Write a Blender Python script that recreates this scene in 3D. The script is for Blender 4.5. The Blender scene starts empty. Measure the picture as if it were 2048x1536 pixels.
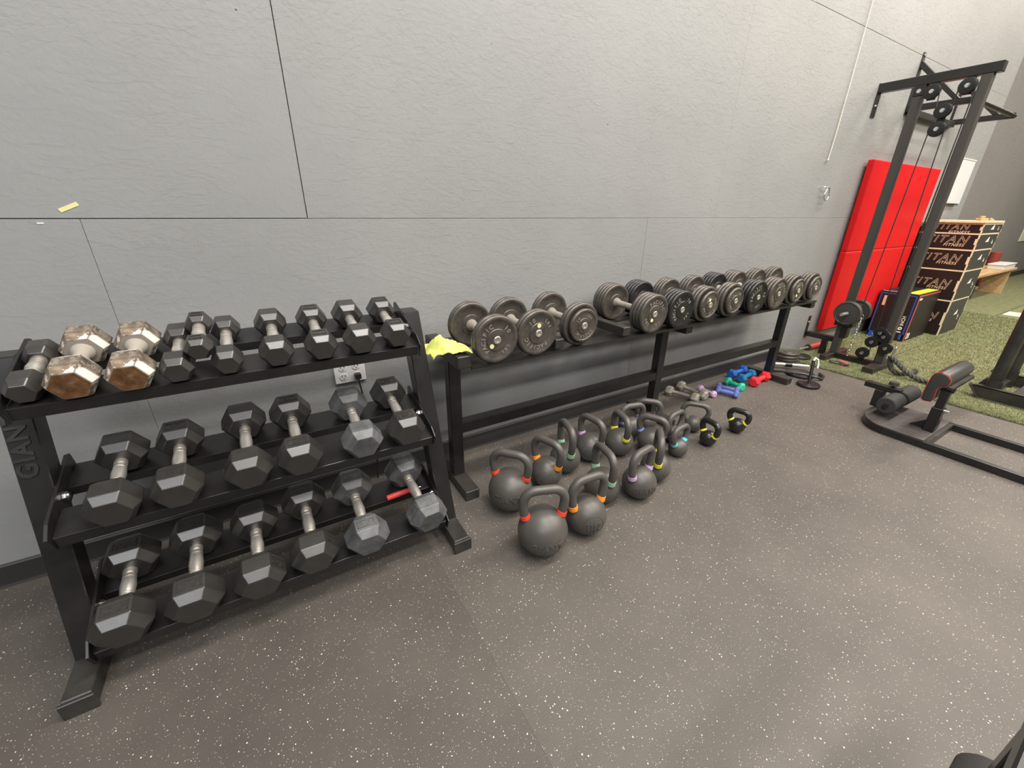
import bpy, bmesh, math, random
from mathutils import Matrix, Vector, noise
random.seed(7)
S = bpy.context.scene
COL = S.collection
PI = math.pi
R_ = math.radians

# ------------------------------------------------------------------ camera
F_PX, PITCH, ROLL, YAW, DIST, CAMH = 820.165, 0.402722, 0.01081, 0.545886, 1.80523, 1.23072
fw0 = Vector((math.sin(YAW), math.cos(YAW), 0)); rt = Vector((math.cos(YAW), -math.sin(YAW), 0)); up0 = Vector((0, 0, 1))
fw = fw0 * math.cos(PITCH) - up0 * math.sin(PITCH); up = up0 * math.cos(PITCH) + fw0 * math.sin(PITCH)
r2 = rt * math.cos(ROLL) + up * math.sin(ROLL); u2 = up * math.cos(ROLL) - rt * math.sin(ROLL)
cam = bpy.data.cameras.new('camera'); camo = bpy.data.objects.new('camera', cam); COL.objects.link(camo)
M = Matrix((r2, u2, -fw)).transposed().to_4x4(); M.translation = Vector((0, -DIST, CAMH)); camo.matrix_world = M
cam.sensor_width = 36; cam.lens = F_PX / 2048 * 36; cam.clip_start = .01; S.camera = camo

# ------------------------------------------------------------------ light
W = bpy.data.worlds.new('world'); S.world = W; W.use_nodes = True
bg = W.node_tree.nodes['Background']; bg.inputs[0].default_value = (.93, .97, 1, 1); bg.inputs[1].default_value = .05
def area(name, loc, sx, sy, e, col, aim=None):
    l = bpy.data.lights.new(name, 'AREA'); l.shape = 'RECTANGLE'; l.size = sx; l.size_y = sy; l.energy = e; l.color = col
    o = bpy.data.objects.new(name, l); COL.objects.link(o); o.location = loc
    if aim: o.rotation_euler = (Vector(aim) - Vector(loc)).to_track_quat('-Z', 'Y').to_euler()
    return o
# strip lamps hanging from the warehouse roof in three rows; the farthest column is added to brighten wall_recess
COOL, NEUT, WARM = (.96, .98, 1), (1, .96, .90), (1, .91, .80)
for y, z, es in ((-5.4, 4.5, (112, 70, 60, 85, 0)), (-3.4, 4.5, (36, 80, 75, 80, 70)), (-1.6, 4.7, (5, 105, 130, 72, 80))):
    for x, e, c in zip((-2.5, .8, 4.1, 7.6, 11.2), es, (COOL, NEUT, WARM, WARM, WARM)):
        if e: area('ceiling_lamp', (x, y, z), 2.4, .5, e, c)
S.view_settings.view_transform = 'Standard'; S.view_settings.look = 'None'
S.view_settings.exposure = .5; S.view_settings.gamma = 1; S.view_settings.use_curve_mapping = False

# ------------------------------------------------------------------ helpers
class MB:
    def __init__(s): s.v = []; s.f = []; s.m = []
    def add(s, vs, fs, mi=0, T=None):
        b = len(s.v)
        s.v += [tuple(T @ Vector(v)) if T else tuple(v) for v in vs]
        s.f += [tuple(i + b for i in f) for f in fs]; s.m += [mi] * len(fs); return s
    def box(s, x0, x1, y0, y1, z0, z1, T=None, mi=0):
        v = [(x, y, z) for z in (z0, z1) for y in (y0, y1) for x in (x0, x1)]
        return s.add(v, [(0, 2, 3, 1), (4, 5, 7, 6), (0, 1, 5, 4), (2, 6, 7, 3), (0, 4, 6, 2), (1, 3, 7, 5)], mi, T)
    def prism(s, poly, a, b, axis='X', mi=0, T=None):
        def mk(p, t): return {'X': (t, p[0], p[1]), 'Y': (p[0], t, p[1]), 'Z': (p[0], p[1], t)}[axis]
        n = len(poly); v = [mk(p, a) for p in poly] + [mk(p, b) for p in poly]
        f = [tuple(range(n - 1, -1, -1)), tuple(range(n, 2 * n))] + [(i, (i + 1) % n, n + (i + 1) % n, n + i) for i in range(n)]
        return s.add(v, f, mi, T)
    def lathe(s, prof, n=24, T=None, mi=0, cap=True):
        v = []; f = []
        for r, z in prof:
            v += [(r * math.cos(2 * PI * k / n), r * math.sin(2 * PI * k / n), z) for k in range(n)]
        for i in range(len(prof) - 1):
            for k in range(n):
                f.append((i * n + k, i * n + (k + 1) % n, (i + 1) * n + (k + 1) % n, (i + 1) * n + k))
        if cap:
            f.append(tuple(range(n - 1, -1, -1))); e = (len(prof) - 1) * n; f.append(tuple(e + k for k in range(n)))
        return s.add(v, f, mi, T)
    def cyl(s, p0, p1, r0, r1=None, n=12, mi=0):
        p0 = Vector(p0); p1 = Vector(p1); d = p1 - p0
        T = Matrix.Translation(p0) @ d.to_track_quat('Z', 'Y').to_matrix().to_4x4()
        return s.lathe([(r0, 0), (r1 or r0, d.length)], n, T, mi)
    def tube(s, pts, r, n=10, mi=0, closed=False):
        pts = [Vector(p) for p in pts]; N = len(pts); rr = r if isinstance(r, (list, tuple)) else [r] * N
        v = []; f = []; prev = None
        for i, p in enumerate(pts):
            a = pts[(i - 1) % N] if (closed or i > 0) else p; b = pts[(i + 1) % N] if (closed or i < N - 1) else p
            t = (b - a).normalized()
            if prev is None:
                x = t.orthogonal().normalized()
            else:
                x = (prev - t * prev.dot(t)).normalized()
            prev = x; y = t.cross(x)
            v += [p + (x * math.cos(2 * PI * k / n) + y * math.sin(2 * PI * k / n)) * rr[i] for k in range(n)]
        for i in range(N if closed else N - 1):
            j = (i + 1) % N
            for k in range(n): f.append((i * n + k, i * n + (k + 1) % n, j * n + (k + 1) % n, j * n + k))
        if not closed:
            f.append(tuple(range(n - 1, -1, -1))); f.append(tuple((N - 1) * n + k for k in range(n)))
        return s.add(v, f, mi)
    def mesh(s, name, mats, smooth=None, bevel=0, seg=1, bang=30):
        me = bpy.data.meshes.new(name); me.from_pydata(s.v, [], s.f)
        for m in (mats if isinstance(mats, (list, tuple)) else [mats]): me.materials.append(m)
        for p, mi in zip(me.polygons, s.m): p.material_index = mi
        bm = bmesh.new(); bm.from_mesh(me)
        bmesh.ops.recalc_face_normals(bm, faces=bm.faces)
        if bevel:
            es = [e for e in bm.edges if len(e.link_faces) == 2 and e.calc_face_angle(0) > R_(bang)]
            bmesh.ops.bevel(bm, geom=es, offset=bevel, segments=seg, affect='EDGES', profile=.5, clamp_overlap=True)
        bm.to_mesh(me); bm.free()
        if smooth:
            for p in me.polygons: p.use_smooth = True
            me.set_sharp_from_angle(angle=R_(smooth))
        me.update(); return me
    def build(s, name, mats, parent=None, smooth=None, bevel=0, seg=1, world=False, bang=30):
        o = bpy.data.objects.new(name, s.mesh(name, mats, smooth, bevel, seg, bang)); COL.objects.link(o)
        if parent:
            o.parent = parent
            if world: o.matrix_parent_inverse = root_mat(parent).inverted()
        return o
def root_mat(o):
    m = Matrix.LocRotScale(o.location, o.rotation_euler, o.scale)
    return (root_mat(o.parent) @ o.matrix_parent_inverse @ m) if o.parent else m
def share(name, me, parent, loc=(0, 0, 0), rot=(0, 0, 0)):
    o = bpy.data.objects.new(name, me); COL.objects.link(o); o.parent = parent; o.location = loc; o.rotation_euler = rot; return o
def tag(o, label, cat, group=None):
    o['label'] = label; o['category'] = cat
    if group: o['group'] = group
    return o
def thing(name, label, cat, loc=(0, 0, 0), rot=(0, 0, 0), group=None):
    o = bpy.data.objects.new(name, None); o.empty_display_size = .05; COL.objects.link(o); o.location = loc; o.rotation_euler = rot
    return tag(o, label, cat, group)
def struct(o): o['kind'] = 'structure'; return o
def text_geo(s, size, depth=.001, offset=0, shear=0, outline=0, res=2, spacing=1):
    cu = bpy.data.curves.new('t', 'FONT'); cu.body = s; cu.size = size; cu.align_x = 'CENTER'; cu.align_y = 'CENTER'
    cu.resolution_u = res; cu.shear = shear; cu.space_character = spacing
    if outline:
        cu.fill_mode = 'NONE'; cu.bevel_depth = outline; cu.bevel_resolution = 0
    else:
        cu.extrude = depth; cu.offset = offset
    ob = bpy.data.objects.new('t', cu); COL.objects.link(ob)
    dg = bpy.context.evaluated_depsgraph_get(); dg.update()
    me = bpy.data.meshes.new_from_object(ob.evaluated_get(dg))
    vs = [v.co.copy() for v in me.vertices]; fs = [tuple(p.vertices) for p in me.polygons]
    bpy.data.objects.remove(ob); bpy.data.curves.remove(cu); bpy.data.meshes.remove(me)
    if vs:   # centre vertically on the ink
        ys = [v.y for v in vs]; c = (min(ys) + max(ys)) / 2
        for v in vs: v.y -= c
    return vs, fs
def frame(o, x, y):
    x = Vector(x).normalized(); y = Vector(y).normalized(); z = x.cross(y)
    m = Matrix((x, y, z)).transposed().to_4x4(); m.translation = Vector(o); return m
def text_on(s, T, size, mat, parent, depth=.001, name='lettering', world=False, **k):
    vs, fs = text_geo(s, size, depth, **k); return MB().add(vs, fs, 0, T).build(name, mat, parent, world=world)

# ------------------------------------------------------------------ materials
def nt(name):
    m = bpy.data.materials.new(name); m.use_nodes = True; t = m.node_tree
    return m, t, t.nodes['Principled BSDF']
def N(t, typ, **k):
    n = t.nodes.new(typ)
    for a, b in k.items():
        if a.startswith('i_'):
            key = a[2:]; n.inputs[int(key) if key.isdigit() else key.replace('_', ' ')].default_value = b
        else: setattr(n, a, b)
    return n
def bump(t, b, height, strength, dist):
    n = N(t, 'ShaderNodeBump'); n.inputs['Strength'].default_value = strength; n.inputs['Distance'].default_value = dist
    t.links.new(height, n.inputs['Height']); t.links.new(n.outputs[0], b.inputs['Normal']); return n
def ramp(t, fac, stops):
    r = N(t, 'ShaderNodeValToRGB'); e = r.color_ramp.elements
    while len(e) < len(stops): e.new(.5)
    for x, (p, c) in zip(e, stops): x.position = p; x.color = tuple(c) + (1,) if len(c) == 3 else c
    t.links.new(fac, r.inputs[0]); return r.outputs[0]
def simple(name, col, rough=.5, metal=0, spec=.5, nscale=0, nstr=.1, ndist=.001, var=0, vscale=8, coat=0):
    m, t, b = nt(name); b.inputs['Roughness'].default_value = rough; b.inputs['Metallic'].default_value = metal
    b.inputs['Specular IOR Level'].default_value = spec; b.inputs['Base Color'].default_value = tuple(col) + (1,)
    b.inputs['Coat Weight'].default_value = coat
    co = N(t, 'ShaderNodeTexCoord')
    if nscale:
        n = N(t, 'ShaderNodeTexNoise', i_Scale=nscale, i_Detail=3.); t.links.new(co.outputs['Object'], n.inputs['Vector'])
        bump(t, b, n.outputs[0], nstr, ndist)
    if var:
        n = N(t, 'ShaderNodeTexNoise', i_Scale=vscale, i_Detail=5., i_Roughness=.65); t.links.new(co.outputs['Object'], n.inputs['Vector'])
        c = ramp(t, n.outputs[0], [(.3, [x * (1 - var) for x in col]), (.7, [min(1, x * (1 + var)) for x in col])]); t.links.new(c, b.inputs['Base Color'])
    return m

def mat_osb(name, base):
    m, t, b = nt(name); L = t.links.new
    b.inputs['Roughness'].default_value = .5; b.inputs['Specular IOR Level'].default_value = .35
    co = N(t, 'ShaderNodeTexCoord')
    wob = N(t, 'ShaderNodeTexNoise', i_Scale=3.5, i_Detail=2.); L(co.outputs['Object'], wob.inputs['Vector'])
    wv = N(t, 'ShaderNodeMix', data_type='RGBA', blend_type='ADD'); wv.inputs[0].default_value = .03; L(co.outputs['Object'], wv.inputs[6]); L(wob.outputs[1], wv.inputs[7])
    acc = None
    for ang, sx, sz, thr, amp in ((.10, 11, 62, .72, 1), (-.35, 13, 75, .76, .9), (.55, 12, 70, .78, .9), (-.9, 14, 80, .84, .8), (1.35, 13, 70, .87, .8), (.02, 30, 170, .80, .45)):
        mp = N(t, 'ShaderNodeVectorRotate', rotation_type='Y_AXIS'); mp.inputs['Angle'].default_value = ang; L(wv.outputs[2], mp.inputs['Vector'])
        sc = N(t, 'ShaderNodeMapping'); sc.inputs['Scale'].default_value = (sx, .01, sz); sc.inputs['Location'].default_value = (ang * 7, 0, ang * 13); L(mp.outputs[0], sc.inputs['Vector'])
        vo = N(t, 'ShaderNodeTexVoronoi', i_Scale=1.); L(sc.outputs[0], vo.inputs['Vector'])
        sp = N(t, 'ShaderNodeSeparateColor'); L(vo.outputs['Color'], sp.inputs[0])
        mr = N(t, 'ShaderNodeMapRange'); mr.inputs[1].default_value = thr; mr.inputs[2].default_value = 1; mr.inputs[4].default_value = amp; L(sp.outputs[0], mr.inputs[0])
        if acc is None: acc = mr.outputs[0]
        else:
            mx = N(t, 'ShaderNodeMath', operation='ADD'); L(acc, mx.inputs[0]); L(mr.outputs[0], mx.inputs[1]); acc = mx.outputs[0]
    fn = N(t, 'ShaderNodeTexNoise', i_Scale=60., i_Detail=4.); L(co.outputs['Object'], fn.inputs['Vector'])
    sm = N(t, 'ShaderNodeMath', operation='MULTIPLY_ADD'); sm.inputs[1].default_value = .5; L(fn.outputs[0], sm.inputs[0]); L(acc, sm.inputs[2])
    bump(t, b, sm.outputs[0], .65, .0030)
    n2 = N(t, 'ShaderNodeTexNoise', i_Scale=1.3, i_Detail=6.); L(co.outputs['Object'], n2.inputs['Vector'])
    c = ramp(t, n2.outputs[0], [(.3, [x * .94 for x in base]), (.7, [x * 1.05 for x in base])])
    # fine dark pits
    v3 = N(t, 'ShaderNodeTexVoronoi', i_Scale=9.); L(co.outputs['Object'], v3.inputs['Vector'])
    pit = ramp(t, v3.outputs['Distance'], [(.02, (.25, .25, .25)), (.035, (1, 1, 1))])
    sp3 = N(t, 'ShaderNodeSeparateColor'); L(v3.outputs['Color'], sp3.inputs[0])
    gt = N(t, 'ShaderNodeMath', operation='LESS_THAN'); gt.inputs[1].default_value = .6; L(sp3.outputs[0], gt.inputs[0])
    pm = N(t, 'ShaderNodeMath', operation='MAXIMUM'); L(pit, pm.inputs[0]); L(gt.outputs[0], pm.inputs[1])
    mu = N(t, 'ShaderNodeMix', data_type='RGBA', blend_type='MULTIPLY'); mu.inputs[0].default_value = 1; L(c, mu.inputs[6]); L(pm.outputs[0], mu.inputs[7])
    L(mu.outputs[2], b.inputs['Base Color']); return m

def mat_floor(name, base):
    m, t, b = nt(name); L = t.links.new; co = N(t, 'ShaderNodeTexCoord'); prev = None
    b.inputs['Roughness'].default_value = .55; b.inputs['Specular IOR Level'].default_value = .45
    n = N(t, 'ShaderNodeTexNoise', i_Scale=2.2, i_Detail=7., i_Roughness=.65); L(co.outputs['Object'], n.inputs['Vector'])
    c = ramp(t, n.outputs[0], [(.3, [x * .82 for x in base]), (.72, [x * 1.2 for x in base])])
    for sc, thr, r, tint in ((105, .56, .21, (.62, .58, .52)), (230, .55, .28, (.36, .33, .29)), (45, .86, .09, (.7, .66, .6))):
        wn = N(t, 'ShaderNodeTexNoise', i_Scale=sc * .9, i_Detail=1.); L(co.outputs['Object'], wn.inputs['Vector'])
        wm = N(t, 'ShaderNodeMix', data_type='RGBA', blend_type='ADD'); wm.inputs[0].default_value = .35 / sc; L(co.outputs['Object'], wm.inputs[6]); L(wn.outputs[1], wm.inputs[7])
        v = N(t, 'ShaderNodeTexVoronoi', i_Scale=sc); L(wm.outputs[2], v.inputs['Vector'])
        sp = N(t, 'ShaderNodeSeparateColor'); L(v.outputs['Color'], sp.inputs[0])
        ok = N(t, 'ShaderNodeMath', operation='GREATER_THAN'); ok.inputs[1].default_value = thr; L(sp.outputs[0], ok.inputs[0])
        rr = N(t, 'ShaderNodeMath', operation='MULTIPLY'); rr.inputs[1].default_value = r; L(sp.outputs[1], rr.inputs[0])
        ins = N(t, 'ShaderNodeMath', operation='LESS_THAN'); L(v.outputs['Distance'], ins.inputs[0]); L(rr.outputs[0], ins.inputs[1])
        f = N(t, 'ShaderNodeMath', operation='MULTIPLY'); L(ok.outputs[0], f.inputs[0]); L(ins.outputs[0], f.inputs[1])
        mx = N(t, 'ShaderNodeMix', data_type='RGBA'); L(f.outputs[0], mx.inputs[0]); L(c, mx.inputs[6]); mx.inputs[7].default_value = tint + (1,); c = mx.outputs[2]
    L(c, b.inputs['Base Color'])
    g = N(t, 'ShaderNodeTexNoise', i_Scale=260., i_Detail=2.); L(co.outputs['Object'], g.inputs['Vector']); bump(t, b, g.outputs[0], .35, .002); return m

def mat_turf():
    m, t, b = nt('turf'); L = t.links.new; co = N(t, 'ShaderNodeTexCoord'); b.inputs['Roughness'].default_value = .85; b.inputs['Specular IOR Level'].default_value = .2
    n = N(t, 'ShaderNodeTexNoise', i_Scale=16., i_Detail=8., i_Roughness=.75); L(co.outputs['Object'], n.inputs['Vector'])
    c = ramp(t, n.outputs[0], [(.3, (.15, .16, .085)), (.5, (.22, .23, .12)), (.7, (.31, .31, .18))])
    L(c, b.inputs['Base Color'])
    g = N(t, 'ShaderNodeTexNoise', i_Scale=90., i_Detail=4.); L(co.outputs['Object'], g.inputs['Vector']); bump(t, b, g.outputs[0], 1, .012); return m
def mat_blade():
    m, t, b = nt('turf_blade'); L = t.links.new; b.inputs['Roughness'].default_value = .7; b.inputs['Specular IOR Level'].default_value = .25
    co = N(t, 'ShaderNodeTexCoord'); n = N(t, 'ShaderNodeTexNoise', i_Scale=11., i_Detail=8., i_Roughness=.8); L(co.outputs['Object'], n.inputs['Vector'])
    L(ramp(t, n.outputs[0], [(.3, (.17, .19, .09)), (.5, (.25, .265, .135)), (.68, (.36, .36, .21))]), b.inputs['Base Color']); return m

def mat_rust(name, paint, metal, amount, sc=14):
    m, t, b = nt(name); L = t.links.new; co = N(t, 'ShaderNodeTexCoord')
    n = N(t, 'ShaderNodeTexNoise', i_Scale=sc, i_Detail=9., i_Roughness=.7); L(co.outputs['Object'], n.inputs['Vector'])
    n2 = N(t, 'ShaderNodeTexNoise', i_Scale=45., i_Detail=6.); L(co.outputs['Object'], n2.inputs['Vector'])
    rust = ramp(t, n2.outputs[0], [(.3, [x * .55 for x in metal]), (.5, metal), (.72, [min(1, x * 1.8) for x in metal])])
    k = ramp(t, n.outputs[0], [(amount - .012, (0, 0, 0)), (amount + .012, (1, 1, 1))])
    mx = N(t, 'ShaderNodeMix', data_type='RGBA'); L(k, mx.inputs[0]); L(rust, mx.inputs[6]); mx.inputs[7].default_value = tuple(paint) + (1,)
    L(mx.outputs[2], b.inputs['Base Color']); b.inputs['Roughness'].default_value = .78; b.inputs['Specular IOR Level'].default_value = .3; bump(t, b, k, .5, .002); return m

def mat_chrome():
    m, t, b = nt('chrome_knurl'); L = t.links.new; b.inputs['Metallic'].default_value = .85; b.inputs['Roughness'].default_value = .3; b.inputs['Base Color'].default_value = (.80, .76, .70, 1)
    co = N(t, 'ShaderNodeTexCoord'); ck = N(t, 'ShaderNodeTexWave', i_Scale=220., bands_direction='DIAGONAL'); L(co.outputs['Object'], ck.inputs['Vector']); bump(t, b, ck.outputs[0], .25, .0006); return m

def mat_wood(name, c0, c1, sc=(2, 30, 30)):
    m, t, b = nt(name); L = t.links.new; b.inputs['Roughness'].default_value = .6; co = N(t, 'ShaderNodeTexCoord')
    mp = N(t, 'ShaderNodeMapping'); mp.inputs['Scale'].default_value = sc; L(co.outputs['Object'], mp.inputs['Vector'])
    n = N(t, 'ShaderNodeTexNoise', i_Scale=1.5, i_Detail=6., i_Distortion=.5); L(mp.outputs[0], n.inputs['Vector'])
    L(ramp(t, n.outputs[0], [(.3, c0), (.7, c1)]), b.inputs['Base Color']); return m

def mat_dusty(name, base, dust, rough=.5, lo=.5, hi=.75, spec=1.0):
    m, t, b = nt(name); L = t.links.new; co = N(t, 'ShaderNodeTexCoord'); b.inputs['Roughness'].default_value = rough; b.inputs['Specular IOR Level'].default_value = spec
    ob = N(t, 'ShaderNodeObjectInfo'); ad = N(t, 'ShaderNodeVectorMath', operation='ADD'); L(co.outputs['Object'], ad.inputs[0]); L(ob.outputs['Random'], ad.inputs[1])
    n = N(t, 'ShaderNodeTexNoise', i_Scale=13., i_Detail=7., i_Roughness=.7); L(ad.outputs[0], n.inputs['Vector'])
    L(ramp(t, n.outputs[0], [(lo, base), (hi, dust)]), b.inputs['Base Color'])
    g = N(t, 'ShaderNodeTexNoise', i_Scale=350., i_Detail=2.); L(co.outputs['Object'], g.inputs['Vector']); bump(t, b, g.outputs[0], .12, .001); return m

OSB = mat_osb('painted_osb', (.300, .305, .305))
OSB2 = mat_osb('painted_osb_brown', (.245, .235, .225))
FLOORA = mat_floor('rubber_floor_old', (.080, .070, .061)); FLOORB = mat_floor('rubber_floor', (.090, .079, .069))
TURF = mat_turf(); BLADE = mat_blade()
STEEL = simple('black_powder_steel', (.013, .012, .012), .33, 0, .6, 400, .1, .0006, .35, 12)
STEEL2 = simple('worn_black_steel', (.028, .025, .022), .38, 0, .6, 300, .12, .0008, .5, 9)
RUBBER = mat_dusty('hex_rubber', (.024, .022, .020), (.042, .039, .036), .36)
CHALKY = mat_dusty('chalk_dusted_rubber', (.045, .046, .047), (.14, .145, .15), .55, .4, .72)
CHROME = mat_chrome(); SHINY = simple('zinc_bolt', (.8, .8, .8), .22, 1)
IRON = simple('hammertone_iron', (.095, .084, .074), .38, .4, .5, 90, .25, .0015, .4, 25)
IRON2 = simple('glossy_black_iron', (.022, .021, .022), .33, .2, .5, 90, .2, .0012, .3, 25)
IRONTXT = simple('worn_raised_lettering', (.30, .275, .245), .5, .3)
KETTLE = simple('kettlebell_powder_coat', (.088, .081, .074), .42, .1, .5, 230, .2, .0008, .2, 10)
KETTLE2 = simple('kettlebell_gloss_black', (.022, .021, .021), .27, .1, .5, 230, .1, .0006, .2, 10)
FOAM = simple('black_foam', (.045, .043, .042), .8, 0, .3, 120, .2, .001)
VINYL = simple('black_vinyl', (.045, .043, .042), .38, 0, .5, 180, .08, .0006)
REDV = simple('red_vinyl', (.66, .012, .014), .45, 0, .2, 5, .35, .02)
WHITEP = simple('white_plastic', (.78, .78, .76), .4); WHITEM = simple('white_board', (.66, .67, .69), .5, 0, .3)
YELLOW = simple('yellow_cloth', (.80, .84, .22), .9, 0, .1, 60, .25, .002); TAPE = simple('yellow_tape', (.75, .72, .36), .7)
BASEB = simple('black_rubber_base', (.030, .029, .029), .5, 0, .5, 20, .1, .002)
BLUEE = simple('blue_print', (.03, .09, .42), .4); REDP = simple('red_print', (.62, .09, .10), .4); LIME = simple('lime_print', (.62, .72, .05), .45)
BOXB = simple('black_box_vinyl', (.018, .014, .014), .45, 0, .4); WHITET = simple('white_print', (.85, .83, .82), .5)
PLYB = simple('black_plywood_film', (.018, .010, .009), .5, 0, .35); PLYG = simple('charcoal_plywood_film', (.050, .049, .043), .55, 0, .35)
TAN = simple('cut_plywood_print', (.72, .50, .34), .7); PALE = mat_wood('pale_plywood_edge', (.70, .55, .36), (.86, .72, .52))
PINE = mat_wood('pine', (.48, .30, .14), (.68, .47, .25), (2, 18, 18))
GREYCAST = simple('grey_cast_iron', (.30, .27, .23), .55, .2, .5, 60, .2, .0012, .2, 20)
CABLE = simple('black_cable', (.02, .02, .02), .4); PULLEY = simple('black_nylon', (.012, .012, .012), .35)
ROPEM = simple('braided_nylon', (.085, .08, .073), .75, 0, .3, 150, .4, .001, .5, 60); CORD = simple('cream_cord', (.72, .69, .60), .8)
REDGRIP = simple('red_grip', (.62, .06, .055), .45); REDSOFT = simple('faded_red', (.42, .13, .11), .55)
BROWNRED = simple('maroon_foam', (.30, .05, .035), .6)
RSIDE = mat_rust('chipped_grey_paint', (.24, .205, .17), (.13, .105, .08), .50, 9); RCH = mat_rust('peeling_white_paint', (.66, .63, .57), (.17, .125, .09), .485, 16); REND = mat_rust('rusty_face', (.22, .15, .10), (.15, .072, .030), .62, 9)
RGREY = mat_rust('old_grey_paint', (.33, .30, .26), (.22, .17, .13), .40, 7)
def vinyl(n, c): return simple(n, c, .45, 0, .5, 200, .08, .0006)

# ------------------------------------------------------------------ room shell
B = MB().box(-4.5, 7.4, .018, .12, -.02, 4.9).build('wall_back', OSB2); struct(B)
def sheet(x0, x1, z0, z1, gx0, gx1, gz0, gz1):
    MB().box(x0 + gx0, x1 - gx1, 0, .019, z0 + gz0, z1 - gz1).build('panel', OSB, B, bevel=.0008)
Z1, Z2, Z3 = 1.192, 2.412, 3.632
WIDE = {.197: .0014, 2.013: .0007, -.428: .0005}          # open vertical joints; the others are painted over
for row, (za, zb, xs) in enumerate([(0, Z1, [-4.5, -2.868, -.428, 2.013, 4.455, 6.895, 7.4]), (Z1, Z2, [-4.5, -2.243, .197, 2.637, 5.077, 7.4]), (Z2, Z3, [-4.5, -1.636, .804, 3.244, 5.684, 7.4]), (Z3, 4.9, [-4.5, -2.243, .197, 2.637, 5.077, 7.4])]):
    for a, b in zip(xs, xs[1:]):
        g0, g1 = (0, .0012) if row == 0 and a < -.4 else (0, .0005)
        if row == 1: g0 = .0012 if b < .5 else .0004; g1 = .0004
        if row == 2: g0 = .0016 if 3 < a < 5 else .0004
        sheet(a, b, za, zb, WIDE.get(a, .0002), WIDE.get(b, .0002), g0, g1)
struct(MB().box(7.4, 18, .40, .5, -.02, 4.9).build('wall_recess', OSB2))
struct(MB().box(7.3, 7.4, .12, .5, -.02, 4.9).build('wall_return', OSB2))
FL = struct(MB().box(-5, 18, -7, .5, -.12, -.012).build('floor', BASEB))
MB().box(-5, .3747, -7, .1, -.011, 0).build('rubber_mat', FLOORA, FL)
MB().box(.375, 3.985, -7, .1, -.011, 0).build('rubber_mat', FLOORB, FL)
TU = MB().box(3.99, 18, -7, .4, -.011, .006).build('turf', TURF, FL)
MB().box(3.985, 18, -.545, -.535, .004, .0075).build('turf_seam', simple('turf_seam', (.06, .07, .03), .9), TU)
for x0, x1, y0, y1 in ((8.38, 8.74, -2.2, -.56), (6.75, 6.95, -1.28, -1.1)):
    MB().box(x0, x1, y0, y1, .004, .009).build('white_line', simple('turf_white', (.62, .62, .55), .9), TU)
pile = MB()
for i in range(150000):
    u = random.random(); x = 3.975 + 4.2 * u ** 2.0; y = -2.3 * random.random() + .0
    if x < 4.03 and random.random() < .4: x += .02
    h = .005 + .010 * random.random(); w = .0016 + .0009 * (x - 4); a = random.random() * PI; dx = math.cos(a) * w; dy = math.sin(a) * w
    ox = (random.random() - .5) * .02; oy = (random.random() - .5) * .02; b = len(pile.v)
    pile.v += [(x - dx, y - dy, .004), (x + dx, y + dy, .004), (x + ox, y + oy, .006 + h)]; pile.f.append((b, b + 1, b + 2)); pile.m.append(0)
po = pile.build('turf_pile', BLADE, TU); po['kind'] = 'stuff'
bb = MB().prism([(-.002, 0), (-.016, 0), (-.012, .01), (-.011, .082), (-.007, .088), (-.002, .088)], -4.5, 3.95).build('baseboard_back', BASEB); struct(bb)
struct(MB().box(7.4, 18, .385, .40, 0, .1).build('baseboard_recess', BASEB))

# ------------------------------------------------------------------ three-tier dumbbell rack
TILT = R_(14); SN, CS = math.sin(TILT), math.cos(TILT)
TIERS = {'T': (-.43, .78), 'M': (-.515, .45), 'L': (-.60, .12)}
rack = thing('dumbbell_rack', 'black steel three-tier sloped dumbbell rack with lettered upright against the wall', 'rack', (-.07, -.4, 0))
def up_y(z): return -.556 + .333 * z
for xc in (-.62, .475):
    MB().prism([(up_y(.05), .05), (up_y(.865), .865), (up_y(.865) + .075, .865), (up_y(.05) + .075, .05)], xc - .031, xc + .031).build('upright', STEEL, rack, world=True, bevel=.003)
    if xc < 0: lettered = COL.objects[-1]
    MB().box(xc - .031, xc + .031, -.662, -.06, .004, .055).build('foot', STEEL2, rack, world=True, bevel=.003)
    MB().box(xc - .036, xc + .036, -.672, -.662, 0, .052).build('foot_cap', STEEL2, rack, world=True, bevel=.002)
vs, fs = text_geo('GIANT', .056, .0025, .0015, spacing=1.12)
d = Vector((0, .333, 1)).normalized(); zc = .645
T = frame((-.626, up_y(zc) - .001, zc), d, (-1, 0, 0))
MB().add(vs, fs, 0, T).build('lettering', STEEL2, lettered, world=True)
def tier_pt(t, u, n): y, z = TIERS[t]; return (y + u * CS - n * SN, z + u * SN + n * CS)
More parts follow.
